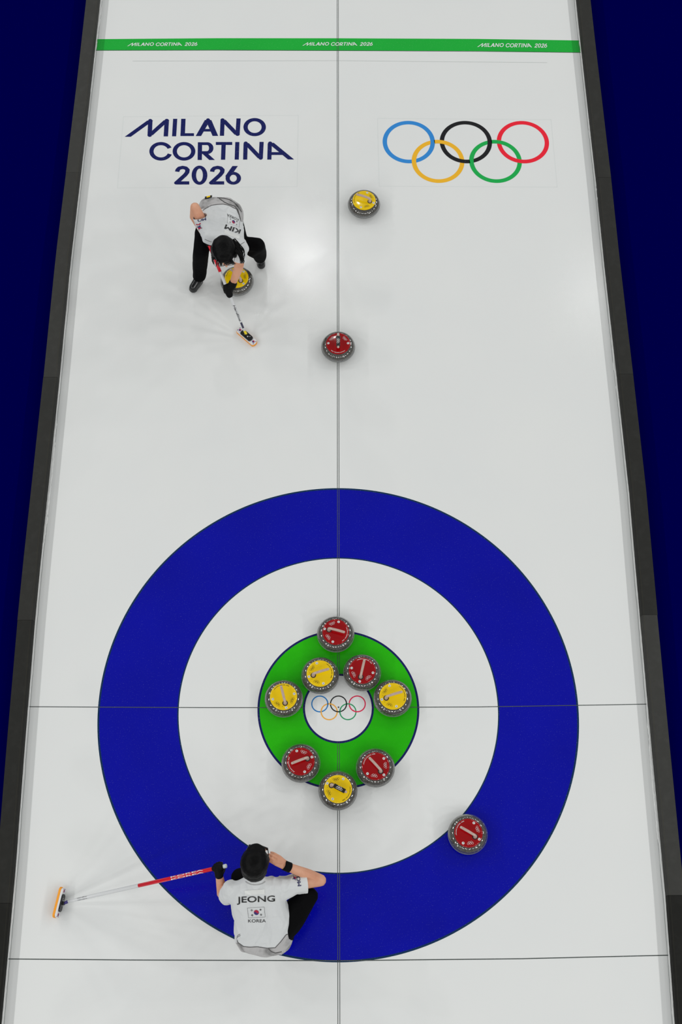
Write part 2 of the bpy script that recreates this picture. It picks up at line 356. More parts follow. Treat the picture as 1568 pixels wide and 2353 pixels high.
for W, sg, seed in ((Lw, -1, 0), (Rw, 1, 50)):     # ragged frost between ice and boards, then a hairline crack
    P = []; Q = []; n = 900; y0 = at(784, 2420).y; y1 = at(784, -80).y
    for i in range(n+1):
        y = y0+(y1-y0)*i/n; x = xe(W, y)
        a = noise.noise(Vector((seed, y*.8, 0)))+.35*noise.noise(Vector((seed, y*9, 1)))+.2*noise.noise(Vector((seed, y*40, 1)))
        wd = max(0, .010+.022*a-.004*(y > 3)); zt = .004+.006*abs(noise.noise(Vector((seed+9, y*14, 0))))
        P += [(x+sg*.0002, y, .0005 if wd == 0 else zt), (x-sg*wd, y, .0005), (x-sg*wd*.55, y, zt)]
    for i in range(n): Q += [[3*i, 3*i+2, 3*i+5, 3*i+3], [3*i+2, 3*i+1, 3*i+4, 3*i+5]]
    mk('frost_ridge', P, Q, FROST, floor, False, 'ragged white frost along the %s boards' % ('left' if sg < 0 else 'right'))
    pts = [Vector((xe(W, y0+(y1-y0)*i/300)-sg*(.016+.004*noise.noise(Vector((seed, i*.13, 5)))), y0+(y1-y0)*i/300, 0)) for i in range(301)]
    flat(strip(pts, .002, .0009), 'ice_crack', icemat('crack', rgb((120, 126, 124))), 'hairline crack beside the %s boards' % ('left' if sg < 0 else 'right'))

# ------------------------------------------------------------------ curling stones
def granite():
    m = bpy.data.materials.new('granite'); m.use_nodes = True; nt = m.node_tree; N = nt.nodes; L = nt.links; b = N['Principled BSDF']
    tc = N.new('ShaderNodeTexCoord'); n = N.new('ShaderNodeTexNoise'); n.inputs['Scale'].default_value = 260; n.inputs['Detail'].default_value = 3
    r = N.new('ShaderNodeValToRGB'); e = r.color_ramp.elements; e[0].position = .38; e[0].color = (.018, .017, .015, 1); e[1].position = .62; e[1].color = (.135, .125, .11, 1)
    x = r.color_ramp.elements.new(.5); x.color = (.068, .063, .055, 1)
    L.new(tc.outputs['Object'], n.inputs['Vector']); L.new(n.outputs['Fac'], r.inputs[0]); L.new(r.outputs[0], b.inputs['Base Color'])
    b.inputs['Roughness'].default_value = .07; b.inputs['Specular IOR Level'].default_value = .8; b.inputs['Coat Weight'].default_value = 1; b.inputs['Coat Roughness'].default_value = .03; b.inputs['Coat IOR'].default_value = 1.6
    return m
GRAN = granite()
BAND = mat('striking_band', (.27, .28, .28, 1), .45, .5, var=(300, (.13, .13, .13, 1), .45, .6), bump=(500, .0003))
YEL = mat('yellow_cap', (.86, .58, .003, 1), .12, .5); RED = mat('red_cap', rgb((142, 2, 8)), .12, .5)
GRIP = mat('beige_grip', (.56, .42, .36, 1), .32, .5); DARK = mat('dark_recess', (.008, .008, .008, 1), .3)
WHT = mat('white_print', (.8, .8, .8, 1), .35); BLK = mat('black_print', (.012, .012, .012, 1), .35)
SILV = mat('silver_badge', (.72, .74, .73, 1), .25)
def stone_geo(colmat, print_m, tag_, root):
    g = G(); g.lathe([(.058, .006), (.063, .0), (.068, .0), (.075, .008), (.105, .013), (.128, .024), (.139, .036), (.1425, .045)]); 
    g.lathe([(.1425, .068), (.140, .078), (.135, .088), (.128, .097), (.118, .1055), (.109, .110), (.104, .1115), (.06, .1115), (0, .1115)]); body = g.mk('stone_body', GRAN, root, True)
    g = G(); g.lathe([(.1425, .045), (.1443, .050), (.1448, .0565), (.1443, .063), (.1425, .068)], 96); g.f = g.f[:-2]; g.mk('striking_band', BAND, body, True)
    g = G(); g.lathe([(.1045, .110), (.1075, .113), (.1075, .1155), (.105, .1175), (.098, .1195), (.08, .1215), (.05, .1232), (0, .124)]); cap = g.mk('color_cap', colmat, root, True)
    def zc(r):
        P = [(0, .124), (.05, .1232), (.08, .1215), (.098, .1195), (.105, .1175)]
        for (a, b), (c, d) in zip(P, P[1:]):
            if r <= c: return b+(d-b)*(r-a)/(c-a)
        return .117
    def onto(g, h=.0006): g.v = [(x, y, zc(math.hypot(x, y))+h+z) for x, y, z in g.v]; return g
    g = G(); g.v = list(LINE.v); g.f = [list(q) for q in LINE.f]
    g.map(lambda x, y, z: ((.0905+.0065*y)*math.cos(PI-.72*(2*x-1)*-1), (.0905+.0065*y)*math.sin(PI-.72*(2*x-1)*-1), z*.5))
    g.v = [(a, -b, c) for a, b, c in g.v]
    onto(g).mk('lettering', print_m, cap)
    for sg in (-1, 1):
        g = G(); ca = sg*.90; R = .0078
        for (a, b) in ((-2.15, .5), (0, .5), (2.15, .5), (-1.07, -.55), (1.07, -.55)): g.ring(a*R*1.0, b*R*1.05, R*.84, R*1.02, n=24)
        c, s_ = math.cos(ca-PI/2), math.sin(ca-PI/2)
        g.map(lambda x, y, z: (c*x-s_*y+.074*math.cos(ca), s_*x+c*y+.074*math.sin(ca), 0)); onto(g).mk('emblem', print_m, cap)
    for a in (.33, -.33): g = G(); g.disc(.080*math.cos(a), .080*math.sin(a), .0021, n=12); onto(g, .0005).mk('screw', DARK, cap)
    g = G(); g.disc(.056, 0, .0195, n=40); onto(g, .0010).mk('recess', DARK, root)
    g = G(); g.ring(.056, 0, .0195, .0215, n=40); onto(g, .0014).mk('recess_rim', mat('recess_rim', (.03, .03, .03, 1), .15) if 'recess_rim' not in bpy.data.materials else bpy.data.materials['recess_rim'], root)
    for a in (0, PI/2, -PI/2):
        r = .0915 if a == 0 else .086; g = G(); cx, cy = r*math.cos(a), r*math.sin(a)
        z0 = zc(r); g.lathe([(.0105, -.001), (.0105, .0006), (.0095, .0011), (0, .0012)], 28, (cx, cy, z0)); bd = g.mk('badge', SILV, root, True)
        t = text2d(tag_, bold=.02); t.map(lambda x, y, z: ((x-.5)*.0062, (y-.5)*.0105, 0)); q = a-PI/2 if a == 0 else a+PI/2 if a < 0 else a-PI/2
        c, s_ = math.cos(q), math.sin(q); t.map(lambda x, y, z: (c*x-s_*y+cx, s_*x+c*y+cy, z0+.0018)); t.mk('number', BLK, bd)
    # handle: column, elbow and grip
    g = G(); path = []; rad = []
    for i in range(6): path.append(Vector((.056, 0, .119+.006*i))); rad.append(.0155-.0006*i)
    for i in range(1, 9): a = PI/2*i/8; path.append(Vector((.056-.020*(1-math.cos(a)), 0, .149+.020*math.sin(a)))); rad.append(.0125-.0002*i)
    for i in range(1, 14): t = i/13; path.append(Vector((.036-.104*t, 0, .169+.004*math.sin(t*PI)))); rad.append(.0108+.0006*math.sin(t*PI))
    for i in range(1, 6): a = i/5*PI/2*.96; path.append(Vector((-.068-.0095*math.sin(a), 0, .169))); rad.append(.0108*math.cos(a)+.0004)
    g.tube(path, rad, 24); g.v = [(x, y*(1.0 if z < .15 else .92), z) for x, y, z in g.v]; h = g.mk('handle', GRIP, root, True)
    g = G(); g.tube([(.028, 0, .1795), (-.02, 0, .1822), (-.062, 0, .1797)], [.0028, .0036, .0028], 10); g.mk('grip_groove', mat('grip_inlay', (.5, .34, .29, 1), .35) if 'grip_inlay' not in bpy.data.materials else bpy.data.materials['grip_inlay'], h, True)
    for o in [cap, h]+[c for c in root.children if c not in (body, cap, h)]:
        for q in [o]+list(o.children_recursive):
            for v in q.data.vertices: v.co.x *= .96; v.co.y *= .96
def add_sleeve(root):
    h = [c for c in root.children if c.name.startswith('handle')][0]
    g = G(); P = []; prof = [(-.0155, .160), (-.016, .178), (-.0135, .1845), (.0135, .1845), (.016, .178), (.0155, .160)]
    for x in (.034, -.058): P += [(x, a, b) for a, b in prof]
    k = 6; g.add(P, [[j, (j+1) % k, k+(j+1) % k, k+j] for j in range(k)]+[list(range(k))[::-1], [k+j for j in range(k)]]); sl = g.mk('grip_cover', BLK, h, label='black cover over the grip')
    g = G(); R = .0082
    for (a, b) in ((-2.15, .5), (0, .5), (2.15, .5), (-1.07, -.55), (1.07, -.55)): g.ring(-.012+a*R*.93, b*R, R*.78, R*1.02, .1851, n=24)
    g.mk('emblem', WHT, sl)
def copy_tree(o, parent=None):
    c = o.copy(); C.objects.link(c); c.parent = parent
    for ch in list(o.children): copy_tree(ch, c)
    return c
protos = {}
def stone(cu, cv, ang, col, label, tag_='7', cover=False):
    p = at(cu, cv, .060); p0 = Vector((p.x, p.y, 0))
    # the direction of the handle is read in the picture and turned into a direction on the ice
    d = at(cu+20*math.cos(math.radians(ang)), cv-20*math.sin(math.radians(ang)), .12)-at(cu, cv, .12)
    key = (col, cover)
    if key in protos:
        r = copy_tree(protos[key])
    else:
        r = thing('curling_stone', '', 'curling stone'); ORG[r.name] = Vector((0, 0, 0))
        stone_geo(YEL if col == 'yellow' else RED, BLK if col == 'yellow' else WHT, tag_, r)
        if cover: add_sleeve(r)
        protos[key] = r
    r.location = p0; r.rotation_euler = (0, 0, math.atan2(d.y, d.x)); r['label'] = label; r['group'] = 'curling stones on the sheet'
    return r
def cs(x, y): return 580+x/3.92, 1400+y/3.92
stone(*cs(752, 224), 165, 'red', 'red-capped granite curling stone at the top edge of the green ring')
stone(*cs(612, 596), 197, 'yellow', 'yellow-capped curling stone touching the button, left of the centre line')
stone(*cs(990, 570), 257, 'red', 'red-capped curling stone at the upper right of the button, handle pointing up')
stone(*cs(284, 804), 284, 'yellow', 'yellow-capped curling stone on the left side of the green ring')
stone(*cs(1265, 800), 197, 'yellow', 'yellow-capped curling stone on the right side of the green ring')
stone(*cs(438, 1385), 21, 'red', 'red-capped curling stone at the lower left of the green ring')
stone(*cs(1110, 1427), -47, 'red', 'red-capped curling stone at the lower right of the green ring')
stone(*cs(772, 1632), 152, 'yellow', 'yellow-capped curling stone with a black grip cover below the green ring', cover=True)
stone(1075.3, 1917, -30, 'red', 'red-capped curling stone alone on the inner edge of the blue ring, lower right')
stone(777.5, 797, 90, 'red', 'red-capped curling stone with a black grip cover on the centre line above the house', cover=True)
stone(836.8, 469, -17, 'yellow', 'yellow-capped curling stone alone below the five-ring emblem')
stone(545, 646, -42, 'yellow', 'yellow-capped curling stone under the sweeping player')

# ------------------------------------------------------------------ figures
def sph(c, r, rot=None, n=2):
    bm = bmesh.new(); bmesh.ops.create_icosphere(bm, subdivisions=n, radius=1.0)
    r = Vector(r) if hasattr(r, '__len__') else Vector((r, r, r)); out = []
    for v in bm.verts:
        q = Vector((v.co.x*r.x, v.co.y*r.y, v.co.z*r.z)); out.append((rot @ q if rot else q)+Vector(c))
    bm.free(); return out
def hull(pts):
    bm = bmesh.new()
    for p in pts: bm.verts.new(p)
    res = bmesh.ops.convex_hull(bm, input=bm.verts)
    bmesh.ops.delete(bm, geom=[x for x in res['geom_interior'] if isinstance(x, bmesh.types.BMVert)], context='VERTS')
    bm.verts.index_update(); v = [x.co.copy() for x in bm.verts]; f = [[y.index for y in x.verts] for x in bm.faces]; bm.free(); return v, f
def cap_(a, ra, b, rb): return hull(sph(a, ra)+sph(b, rb))
def chain(pts, radii): return [cap_(a, r, b, s_) for a, r, b, s_ in zip(pts, radii, pts[1:], radii[1:])]
def ell(c, r, rot=None): return hull(sph(c, r, rot, 3))
def blob(name, parts, m, parent, vox=.006, smooth=6, disp=None, label=None):
    g = G()
    for v, f in parts: g.add(v, f)
    me = bpy.data.meshes.new('tmp'); me.from_pydata(g.v, [], g.f)
    o = bpy.data.objects.new('tmp', me); C.objects.link(o)
    r = o.modifiers.new('r', 'REMESH'); r.mode = 'VOXEL'; r.voxel_size = vox
    if smooth: s_ = o.modifiers.new('s', 'SMOOTH'); s_.factor = .5; s_.iterations = smooth
    dg = bpy.context.evaluated_depsgraph_get(); e = o.evaluated_get(dg); em = e.to_mesh()
    V = [v.co.copy() for v in em.vertices]; N_ = [v.normal.copy() for v in em.vertices]; Fq = [list(p.vertices) for p in em.polygons]
    e.to_mesh_clear(); bpy.data.objects.remove(o); bpy.data.meshes.remove(me)
    if disp: V = [v+n*disp(v) for v, n in zip(V, N_)]
    return mk(name, V, Fq, m, parent, True, label)
def cut(o, p, d, rad):                     # a clean open hem: what lies past the plane near p is trimmed off
    q = org(o); bm = bmesh.new(); bm.from_mesh(o.data); p = Vector(p)-q; d = Vector(d).normalized()
    fs = [f for f in bm.faces if (f.calc_center_median()-p).length < rad]
    es = {e for f in fs for e in f.edges}; vs_ = {v for f in fs for v in f.verts}
    bmesh.ops.bisect_plane(bm, geom=list(vs_)+list(es)+fs, plane_co=p, plane_no=d, clear_outer=True)
    bm.to_mesh(o.data); bm.free()
def wdata(o):                              # vertices of a part in world coordinates
    q = org(o); return [v.co+q for v in o.data.vertices], [list(p.vertices) for p in o.data.polygons]
def split(o, pred, name, m, label=None):   # faces meeting pred become a child part of their own
    V, Fq = wdata(o); cen = [sum((V[i] for i in f), Vector())/len(f) for f in Fq]
    A = [f for f, c in zip(Fq, cen) if not pred(c)]; B = [f for f, c in zip(Fq, cen) if pred(c)]
    def sub(Fs):
        ids = sorted({i for f in Fs for i in f}); mp = {k: j for j, k in enumerate(ids)}; return [V[i] for i in ids], [[mp[i] for i in f] for f in Fs]
    q = org(o); v, f = sub(A); me = bpy.data.meshes.new(o.name); me.from_pydata([x-q for x in v], [], f); me.update(); me.polygons.foreach_set('use_smooth', [True]*len(f))
    me.materials.append(o.data.materials[0]); o.data = me
    v, f = sub(B); return mk(name, v, f, m, o, True, label)
def bvh(*obs):
    V = []; Fq = []
    for o in obs:
        v, f = wdata(o); n = len(V); V += v; Fq += [[i+n for i in q] for q in f]
    return BVHTree.FromPolygons(V, Fq)
def decal(name, g, fr, tree, m, parent, h=.0028, label=None):   # print laid onto a garment: fr = origin, x vector, y vector in the picture
    (ox, oy), (ax, ay), (bx, by) = fr; V = []; ok = []; T = []; P2 = [(ox+ax*x+bx*y, oy+ay*x+by*y, z) for x, y, z in g.v]
    def sub(a, b, c, k=0):
        e = [math.hypot(p[0]-q[0], p[1]-q[1]) for p, q in ((a, b), (b, c), (c, a))]; i = e.index(max(e))
        if e[i] < 2.6 or k > 12: T.append((a, b, c)); return
        if i == 1: a, b, c = b, c, a
        if i == 2: a, b, c = c, a, b
        md = tuple((p+q)/2 for p, q in zip(a, b)); sub(a, md, c, k+1); sub(md, b, c, k+1)
    for f in g.f:
        for i in range(1, len(f)-1): sub(P2[f[0]], P2[f[i]], P2[f[i+1]])
    pts = [tuple(p) for t in T for p in t]; idx = {}; uq = []
    for p in pts:
        k_ = (round(p[0], 3), round(p[1], 3), round(p[2], 5))
        if k_ not in idx: idx[k_] = len(uq); uq.append(p)
    GF = [[idx[(round(p[0], 3), round(p[1], 3), round(p[2], 5))] for p in t] for t in T]; GF = [f for f in GF if len(set(f)) == 3]
    for u, v, z in uq:
        d = ray(u, v); hit = tree.ray_cast(EYE, d)
        ok.append(hit[0] is not None); V.append(hit[0]-d*(h+z) if hit[0] else Vector((0, 0, 0)))
    Fq = [f for f in GF if all(ok[i] for i in f)]
    if not Fq: return None
    used = sorted({i for f in Fq for i in f}); mp = {k: j for j, k in enumerate(used)}
    return mk(name, [V[i] for i in used], [[mp[i] for i in f] for f in Fq], m, parent, False, label)
SKIN = mat('skin', rgb((206, 154, 126)), .5, .35, var=(9, rgb((192, 134, 106)), .4, .7))
HAIR = mat('black_hair', (.002, .002, .0022, 1), .5, .12, bump=(60, .001))
SHIRT = mat('white_jersey', (.70, .715, .72, 1), .8, .2, bump=(20, .006))
HEM = mat('grey_panel', (.50, .49, .49, 1), .85, .2, var=(9, (.12, .12, .12, 1), .48, .72))
TROU = mat('black_trousers', (.003, .003, .0035, 1), .8, .06, bump=(22, .004))
SHOE = mat('black_shoe', (.006, .006, .007, 1), .22, .5)
GLOV = mat('black_glove', (.004, .004, .004, 1), .6, .12, bump=(120, .001))
FLR = mat('flag_red', (.45, .01, .05, 1), .6); FLB = mat('flag_blue', (.03, .02, .16, 1), .6)
EYEW = mat('eye_white', (.7, .7, .7, 1), .2); LIP = mat('lips', (.45, .16, .14, 1), .5)
LENS = mat('dark_lens', (.01, .01, .012, 1), .05, .6)
def frame_from(up, fwd):                   # head axes: z up, -y forward
    up = up.normalized(); f = (fwd-up*fwd.dot(up)).normalized(); x = (-f).cross(up); return Matrix((x, -f, up)).transposed()
def head_parts(c, R, s_=1.0):
    P = lambda x, y, z: c+R @ (Vector((x, y, z))*s_)
    E_ = lambda p, r: ell(P(*p), tuple(k*s_ for k in r), R)
    return [E_((0, .012, .03), (.076, .095, .085)), E_((0, -.02, -.035), (.062, .070, .070)), E_((0, -.045, -.085), (.036, .036, .028)),
            cap_(P(0, -.088, .005), .007*s_, P(0, -.108, -.030), .011*s_), E_((.020, -.093, -.034), (.008, .009, .007)), E_((-.020, -.093, -.034), (.008, .009, .007)),
            E_((0, -.084, -.062), (.024, .010, .011)), E_((.03, -.078, .022), (.026, .012, .008)), E_((-.03, -.078, .022), (.026, .012, .008)),
            E_((.078, .012, -.008), (.008, .020, .032)), E_((-.078, .012, -.008), (.008, .020, .032))], P
def face_bits(P, R, s_, body):
    for sg in (-1, 1):
        v, f = ell(P(sg*.031, -.079, .004), (.013*s_, .009*s_, .006*s_), R); e = mk('eye', v, f, EYEW, body, True)
        v, f = ell(P(sg*.031, -.0865, .004), (.005*s_, .003*s_, .005*s_), R); mk('iris', v, f, BLK, e, True)
        g = G(); g.tube([P(sg*.012, -.089, .024), P(sg*.03, -.090, .030), P(sg*.050, -.078, .025)], [.002, .003, .0015], 8); g.mk('eyebrow', HAIR, body, True)
    v, f = ell(P(0, -.0925, -.062), (.021*s_, .005*s_, .006*s_), R); mk('mouth', v, f, LIP, body, True)
def hand_parts(W, d, n, side, curl=(.25, .35, .3), s_=1.0, spread=.0, rr=1.0, thumb=None):
    d = d.normalized(); n = (n-d*n.dot(d)).normalized(); l = d.cross(n)*side; out = []
    K_ = [W+(d*(.086-.004*abs(i-1.2))+l*(-.030+.020*i))*s_ for i in range(4)]
    for i in range(4): out.append(cap_(W+(d*.008+l*(-.018+.012*i))*s_, .014*s_*rr, K_[i], .0115*s_*rr))
    out.append(hull(sum([sph(K_[i], .0105*s_*rr) for i in (0, 3)], [])+sph(W+d*.02*s_+l*(-.012)*s_, .014*s_*rr)+sph(W+d*.02*s_+l*.012*s_, .014*s_*rr)))
    for i in range(4):
        L = (.92, 1.0, .95, .76)[i]*s_; p = K_[i]; a = 0; dd = (d+l*spread*(i-1.5)).normalized()
        for k, (ln, c_) in enumerate(zip((.043, .027, .022), curl)):
            a += c_; q = p+(dd*math.cos(a)+n*math.sin(a))*ln*L
            out.append(cap_(p, (.0100-.0012*k)*s_*rr, q, (.0092-.0012*k)*s_*rr)); p = q
    t0 = W+(d*.022-l*.022)*s_; tv = thumb or (d*.65-l*.62+n*.35); tv = tv.normalized()
    t1 = t0+tv*.040*s_; t2 = t1+(tv+n*.35+d*.25).normalized()*.032*s_; t3 = t2+(tv+n*.6+d*.5).normalized()*.025*s_
    out += [cap_(t0, .0145*s_*rr, t1, .0118*s_*rr), cap_(t1, .0115*s_*rr, t2, .0102*s_*rr), cap_(t2, .0102*s_*rr, t3, .0085*s_*rr)]
    return out
def flag_parts(fr, tree, parent, outline=True, sc=1.0):
    """fr: centre, half-width vector, half-height vector in the picture"""
    (ox, oy), (ax, ay), (bx, by) = fr; r = .5
    A = math.hypot(ax, ay); B = math.hypot(bx, by); k = A/B
    def circ(rad, a0=0, a1=2*PI, n=28, cx=0, cy=0, z=0): return [(cx+rad*math.cos(a0+(a1-a0)*i/n)/k, cy+rad*math.sin(a0+(a1-a0)*i/n), z) for i in range(n+1)]
    g = G(); g.poly(circ(r, .3, PI+.3)); decal('flag_red', g, fr, tree, FLR, parent)
    g = G(); g.poly(circ(r, PI+.3, 2*PI+.3)); g.poly(circ(r/2, n=20, cx=-r/2*math.cos(.3)/k, cy=-r/2*math.sin(.3), z=.0004)); decal('flag_blue', g, fr, tree, FLB, parent)
    g = G(); g.poly(circ(r/2, n=20, cx=r/2*math.cos(.3)/k, cy=r/2*math.sin(.3), z=.0004)); decal('flag_red', g, fr, tree, FLR, parent)
    g = G()
    for sx in (-1, 1):
        for sy in (-1, 1):
            cx, cy = sx*.53, sy*.50; tx, ty = sx*.55, sy*.83; l = math.hypot(tx, ty); tx /= l; ty /= l
            for i in (-1, 0, 1):
                px, py = cx*k+tx*i*.12, cy+ty*i*.12; nx, ny = -ty*.17, tx*.17; ex, ey = tx*.035, ty*.035
                g.poly([((px+nx+ex)/k, py+ny+ey, 0), ((px-nx+ex)/k, py-ny+ey, 0), ((px-nx-ex)/k, py-ny-ey, 0), ((px+nx-ex)/k, py+ny-ey, 0)])
    if outline:
        for a, b in (((-1, -1), (1, -1)), ((1, -1), (1, 1)), ((1, 1), (-1, 1)), ((-1, 1), (-1, -1))):
            n = 8; e = .012
            for i in range(n):
                p = [a[0]+(b[0]-a[0])*i/n, a[1]+(b[1]-a[1])*i/n]; q = [a[0]+(b[0]-a[0])*(i+1)/n, a[1]+(b[1]-a[1])*(i+1)/n]
                if a[1] == b[1]: g.poly([(p[0], p[1]-e*1.4, 0), (q[0], q[1]-e*1.4, 0), (q[0], q[1]+e*1.4, 0), (p[0], p[1]+e*1.4, 0)])
                else: g.poly([(p[0]-e, p[1], 0), (q[0]-e, q[1], 0), (q[0]+e, q[1], 0), (p[0]+e, p[1], 0)])
    decal('flag_bars', g, fr, tree, BLK, parent)
def ribs(dirv, f1, amp, seed, f2=2.0):     # soft directional folds of cloth
    d = dirv.normalized()
    def f(v):
        p = v*f2; q = Vector((p.x, p.y, p.z))+d*(-d.dot(p))*.75
        n = noise.noise(q*f1+Vector((seed, 0, 0))); r = 1-abs(n)*2.2
        return amp*(max(0, r)**3)+amp*.8*noise.noise(v*9+Vector((0, seed, 0)))
    return f
def below(poly):                           # inside test for a picture polygon
    def f(p):
        u, v = proj(p); ins = False; n = len(poly)
        for i in range(n):
            (x1, y1), (x2, y2) = poly[i], poly[(i+1) % n]
            if (y1 > v) != (y2 > v) and u < (x2-x1)*(v-y1)/(y2-y1)+x1: ins = not ins
        return ins
    return f
def broom(root, a, b, r, red_t, cap_t, hd, nrm, across, kind):
    """shaft from a (head end) to b (top end); head centre hd, pad normal nrm, long axis across"""
    d = (b-a); L = d.length; d = d/L; WSH = mat('white_shaft', (.68, .69, .70, 1), .25, .5); RSH = mat('red_shaft', rgb((205, 14, 38)), .25, .5)
    g = G(); g.tube([a, a+d*.06, a+d*.14, a+d*L*red_t], [r*.78, r*.84, r, r], 24); sh = g.mk('shaft', WSH, root, True, 'white lower shaft')
    g = G(); g.tube([a+d*L*red_t, b-d*.03], r*1.01, 24); up = g.mk('upper_shaft', RSH, root, True, 'red upper shaft')
    g = G(); g.tube([b-d*.03, b-d*.003, b], [r*1.06, r*1.06, r*.9], 24); g.mk('end_cap', mat('cap', (.6, .66, .68, 1), .3), root, True)
    nrm = nrm.normalized(); ac = (across-nrm*across.dot(nrm)).normalized(); sd = nrm.cross(ac)
    def slab(c, hl, hw, ht, m, name, par):
        g = G(); P = []; prof = []; n = 10
        for i in range(n): t = -PI/2+PI*i/(n-1); prof.append((hl-hw*.6+hw*.6*math.cos(t), hw*math.sin(t)))
        prof += [(-x, -y) for x, y in prof]
        for z, k in ((-ht, .96), (-ht*.8, 1), (ht*.8, 1), (ht, .96)): P += [c+ac*x*k+sd*y*k+nrm*z for x, y in prof]
        k = len(prof); g.add(P, [[i*k+j, i*k+(j+1) % k, (i+1)*k+(j+1) % k, (i+1)*k+j] for i in range(3) for j in range(k)]+[list(range(k))[::-1], [3*k+j for j in range(k)]])
        return g.mk(name, m, par, False)
    slab(hd, .108, .031, .008, mat('orange_pad', (.95, .36, .02, 1), .7), 'pad', root)
    pl = slab(hd-nrm*.0155, .104, .029, .0075, mat('white_plate', (.74, .74, .76, 1), .4), 'head_plate', root)
    bk = slab(hd-nrm*.0285, .062, .026, .0055, mat('black_bracket', (.01, .01, .012, 1), .3), 'bracket', root)
    g = G(); g.box(hd-nrm*.040, ac*.012, sd*.014, nrm*.008); g.mk('hinge', BLK, bk)
    g = G(); c2 = hd-nrm*.044; e = a+d*.012; g.tube([c2, (c2+e)/2, e], [.010, .011, r*.8], 16); jn = g.mk('joint', mat('joint', (.03, .02, .16, 1) if kind == 'navy' else rgb((235, 200, 20)), .35), root, True)
    g = G()
    for sx in (-1, 1):
        g = G(); cc_ = hd-nrm*.0245+ac*sx*.082; g.add([cc_+(ac*math.cos(t*PI/8)*.011+sd*math.sin(t*PI/8)*.011) for t in range(16)], [list(range(16))])
        g.mk('flag_disc', FLR, pl)
    g = G()
    for sx in (-1, 1):
        g = G(); cc_ = hd-nrm*.0249+ac*sx*.082; g.add([cc_+(ac*math.cos(t*PI/8)*.011+sd*math.sin(t*PI/8)*.011) for t in range(9)], [list(range(9))])
        for q in (-1, 1): c3 = hd-nrm*.0245+ac*sx*(.082+.014)+sd*q*.014; g.add([c3+ac*.003+sd*.004, c3-ac*.003+sd*.004, c3-ac*.003-sd*.004, c3+ac*.003-sd*.004], [[0, 1, 2, 3]])
        g.mk('flag_marks', FLB, pl)
    g = G(); bc = hd-nrm*.0345
    for sx, sy, q in ((-.3, .3, .003), (.25, .1, .006), (.5, -.4, .003)): c3 = bc+ac*sx*.06+sd*sy*.026; g.add([c3+ac*q+sd*q, c3-ac*q+sd*q, c3-ac*q-sd*q, c3+ac*q-sd*q], [[0, 1, 2, 3]])
    g.mk('label_marks', WHT, bk)
    return sh, up, d, L

# ---- the crouching player
def J(x, y, z): return at(470+x/5.227, 1910+y/5.227, z)
def JP(x, y): return (470+x/5.227, 1910+y/5.227)
b0 = J(760, 980, 0); ROOT = thing('person', 'person in white jersey and black trousers crouching on the blue ring, hand raised to face', 'person', (b0.x, b0.y, 0))
hc = J(613, 368, .80); HR = frame_from(Vector((.02, .22, .97)), Vector((.18, 1, -.35)))
SL, SR = J(335, 700, .55), J(930, 660, .565)
eL, wL = J(216, 745, .36), J(180, 545, .455)
eR, wR = J(1392, 590, .50), J(985, 420, .645)
hp, HPf = head_parts(hc, HR, 1.03)
b_top = at(520.9, 1989.5, .50); b_bot = at(153.3, 2072.2, .035)
bd = (b_top-b_bot).normalized()
gripc = at(503, 1993.8, 0); t_ = .955; gc = b_bot+(b_top-b_bot)*t_
t_ = min(((proj(b_bot+(b_top-b_bot)*k/200)[0]-501)**2, k/200) for k in range(201))[1]; gc = b_bot+(b_top-b_bot)*t_
body = hp+[cap_(HPf(0, .03, -.06), .052, J(615, 650, .60), .052)]
body += chain([SL, eL, wL], [.052, .040, .027])+chain([SR, J(1190, 618, .545), eR, J(1240, 520, .56), wR], [.054, .045, .042, .040, .029])
body += chain([J(615, 700, .52), J(650, 950, .38), J(700, 1200, .25)], [.085, .085, .09])
hipL, kL, aL = J(575, 1220, .26), J(445, 560, .46), J(480, 800, .11)
hipR, kR, aR = J(880, 1230, .26), J(1248, 780, .46), J(1040, 1090, .11)
body += chain([hipL, kL, aL], [.085, .055, .04])+chain([hipR, kR, aR], [.085, .055, .04])
hd_r = (J(800, 300, .70)-wR)
body += hand_parts(wR, hd_r, Vector((-.3, .1, -1)), 1, (.35, .6, .5), .95, .02, thumb=hd_r.normalized()*.8+Vector((0, -.5, .1)))
n_l = (gc-wL); n_l = n_l-bd*n_l.dot(bd)
dl = (gc-wL).normalized()
body += hand_parts(wL, dl, Vector((0, .3, -1)), 1, (1.1, 1.2, .9), .85, thumb=dl*.5+Vector((.3, 0, -1)))
B = blob('body', body, SKIN, ROOT, .0042, 3)
face_bits(HPf, HR, 1.03, B)
# hair: short, down to the collar
E_ = lambda p, r, s_=1.03: ell(HPf(*p), tuple(k*s_ for k in r), HR)
hair = [E_((0, .022, .045), (.092, .104, .090)), E_((0, .050, -.005), (.085, .076, .095)), E_((.0, .062, -.06), (.064, .050, .055)), E_((0, -.045, .085), (.060, .045, .030)), E_((.06, .0, .02), (.032, .06, .05)), E_((-.06, 0, .02), (.032, .06, .05))]
blob('hair', hair, HAIR, ROOT, .006, 3, lambda v: .003*noise.noise(v*30)+.0015*noise.noise(v*90))
for sg in (-1, 1):
    v, f = hull([HPf(sg*x, -y, z+dz) for x, y, z in ((.060, .097, .018), (.016, .106, .018), (.014, .106, -.012), (.056, .097, -.014), (.062, .090, .0)) for dz in (0,)]+[HPf(sg*x, -y-.002, z) for x, y, z in ((.060, .097, .018), (.016, .106, .018), (.014, .106, -.012), (.056, .097, -.014))]); mk('lens', v, f, LENS, ROOT)
g = G()                                    # dark glasses
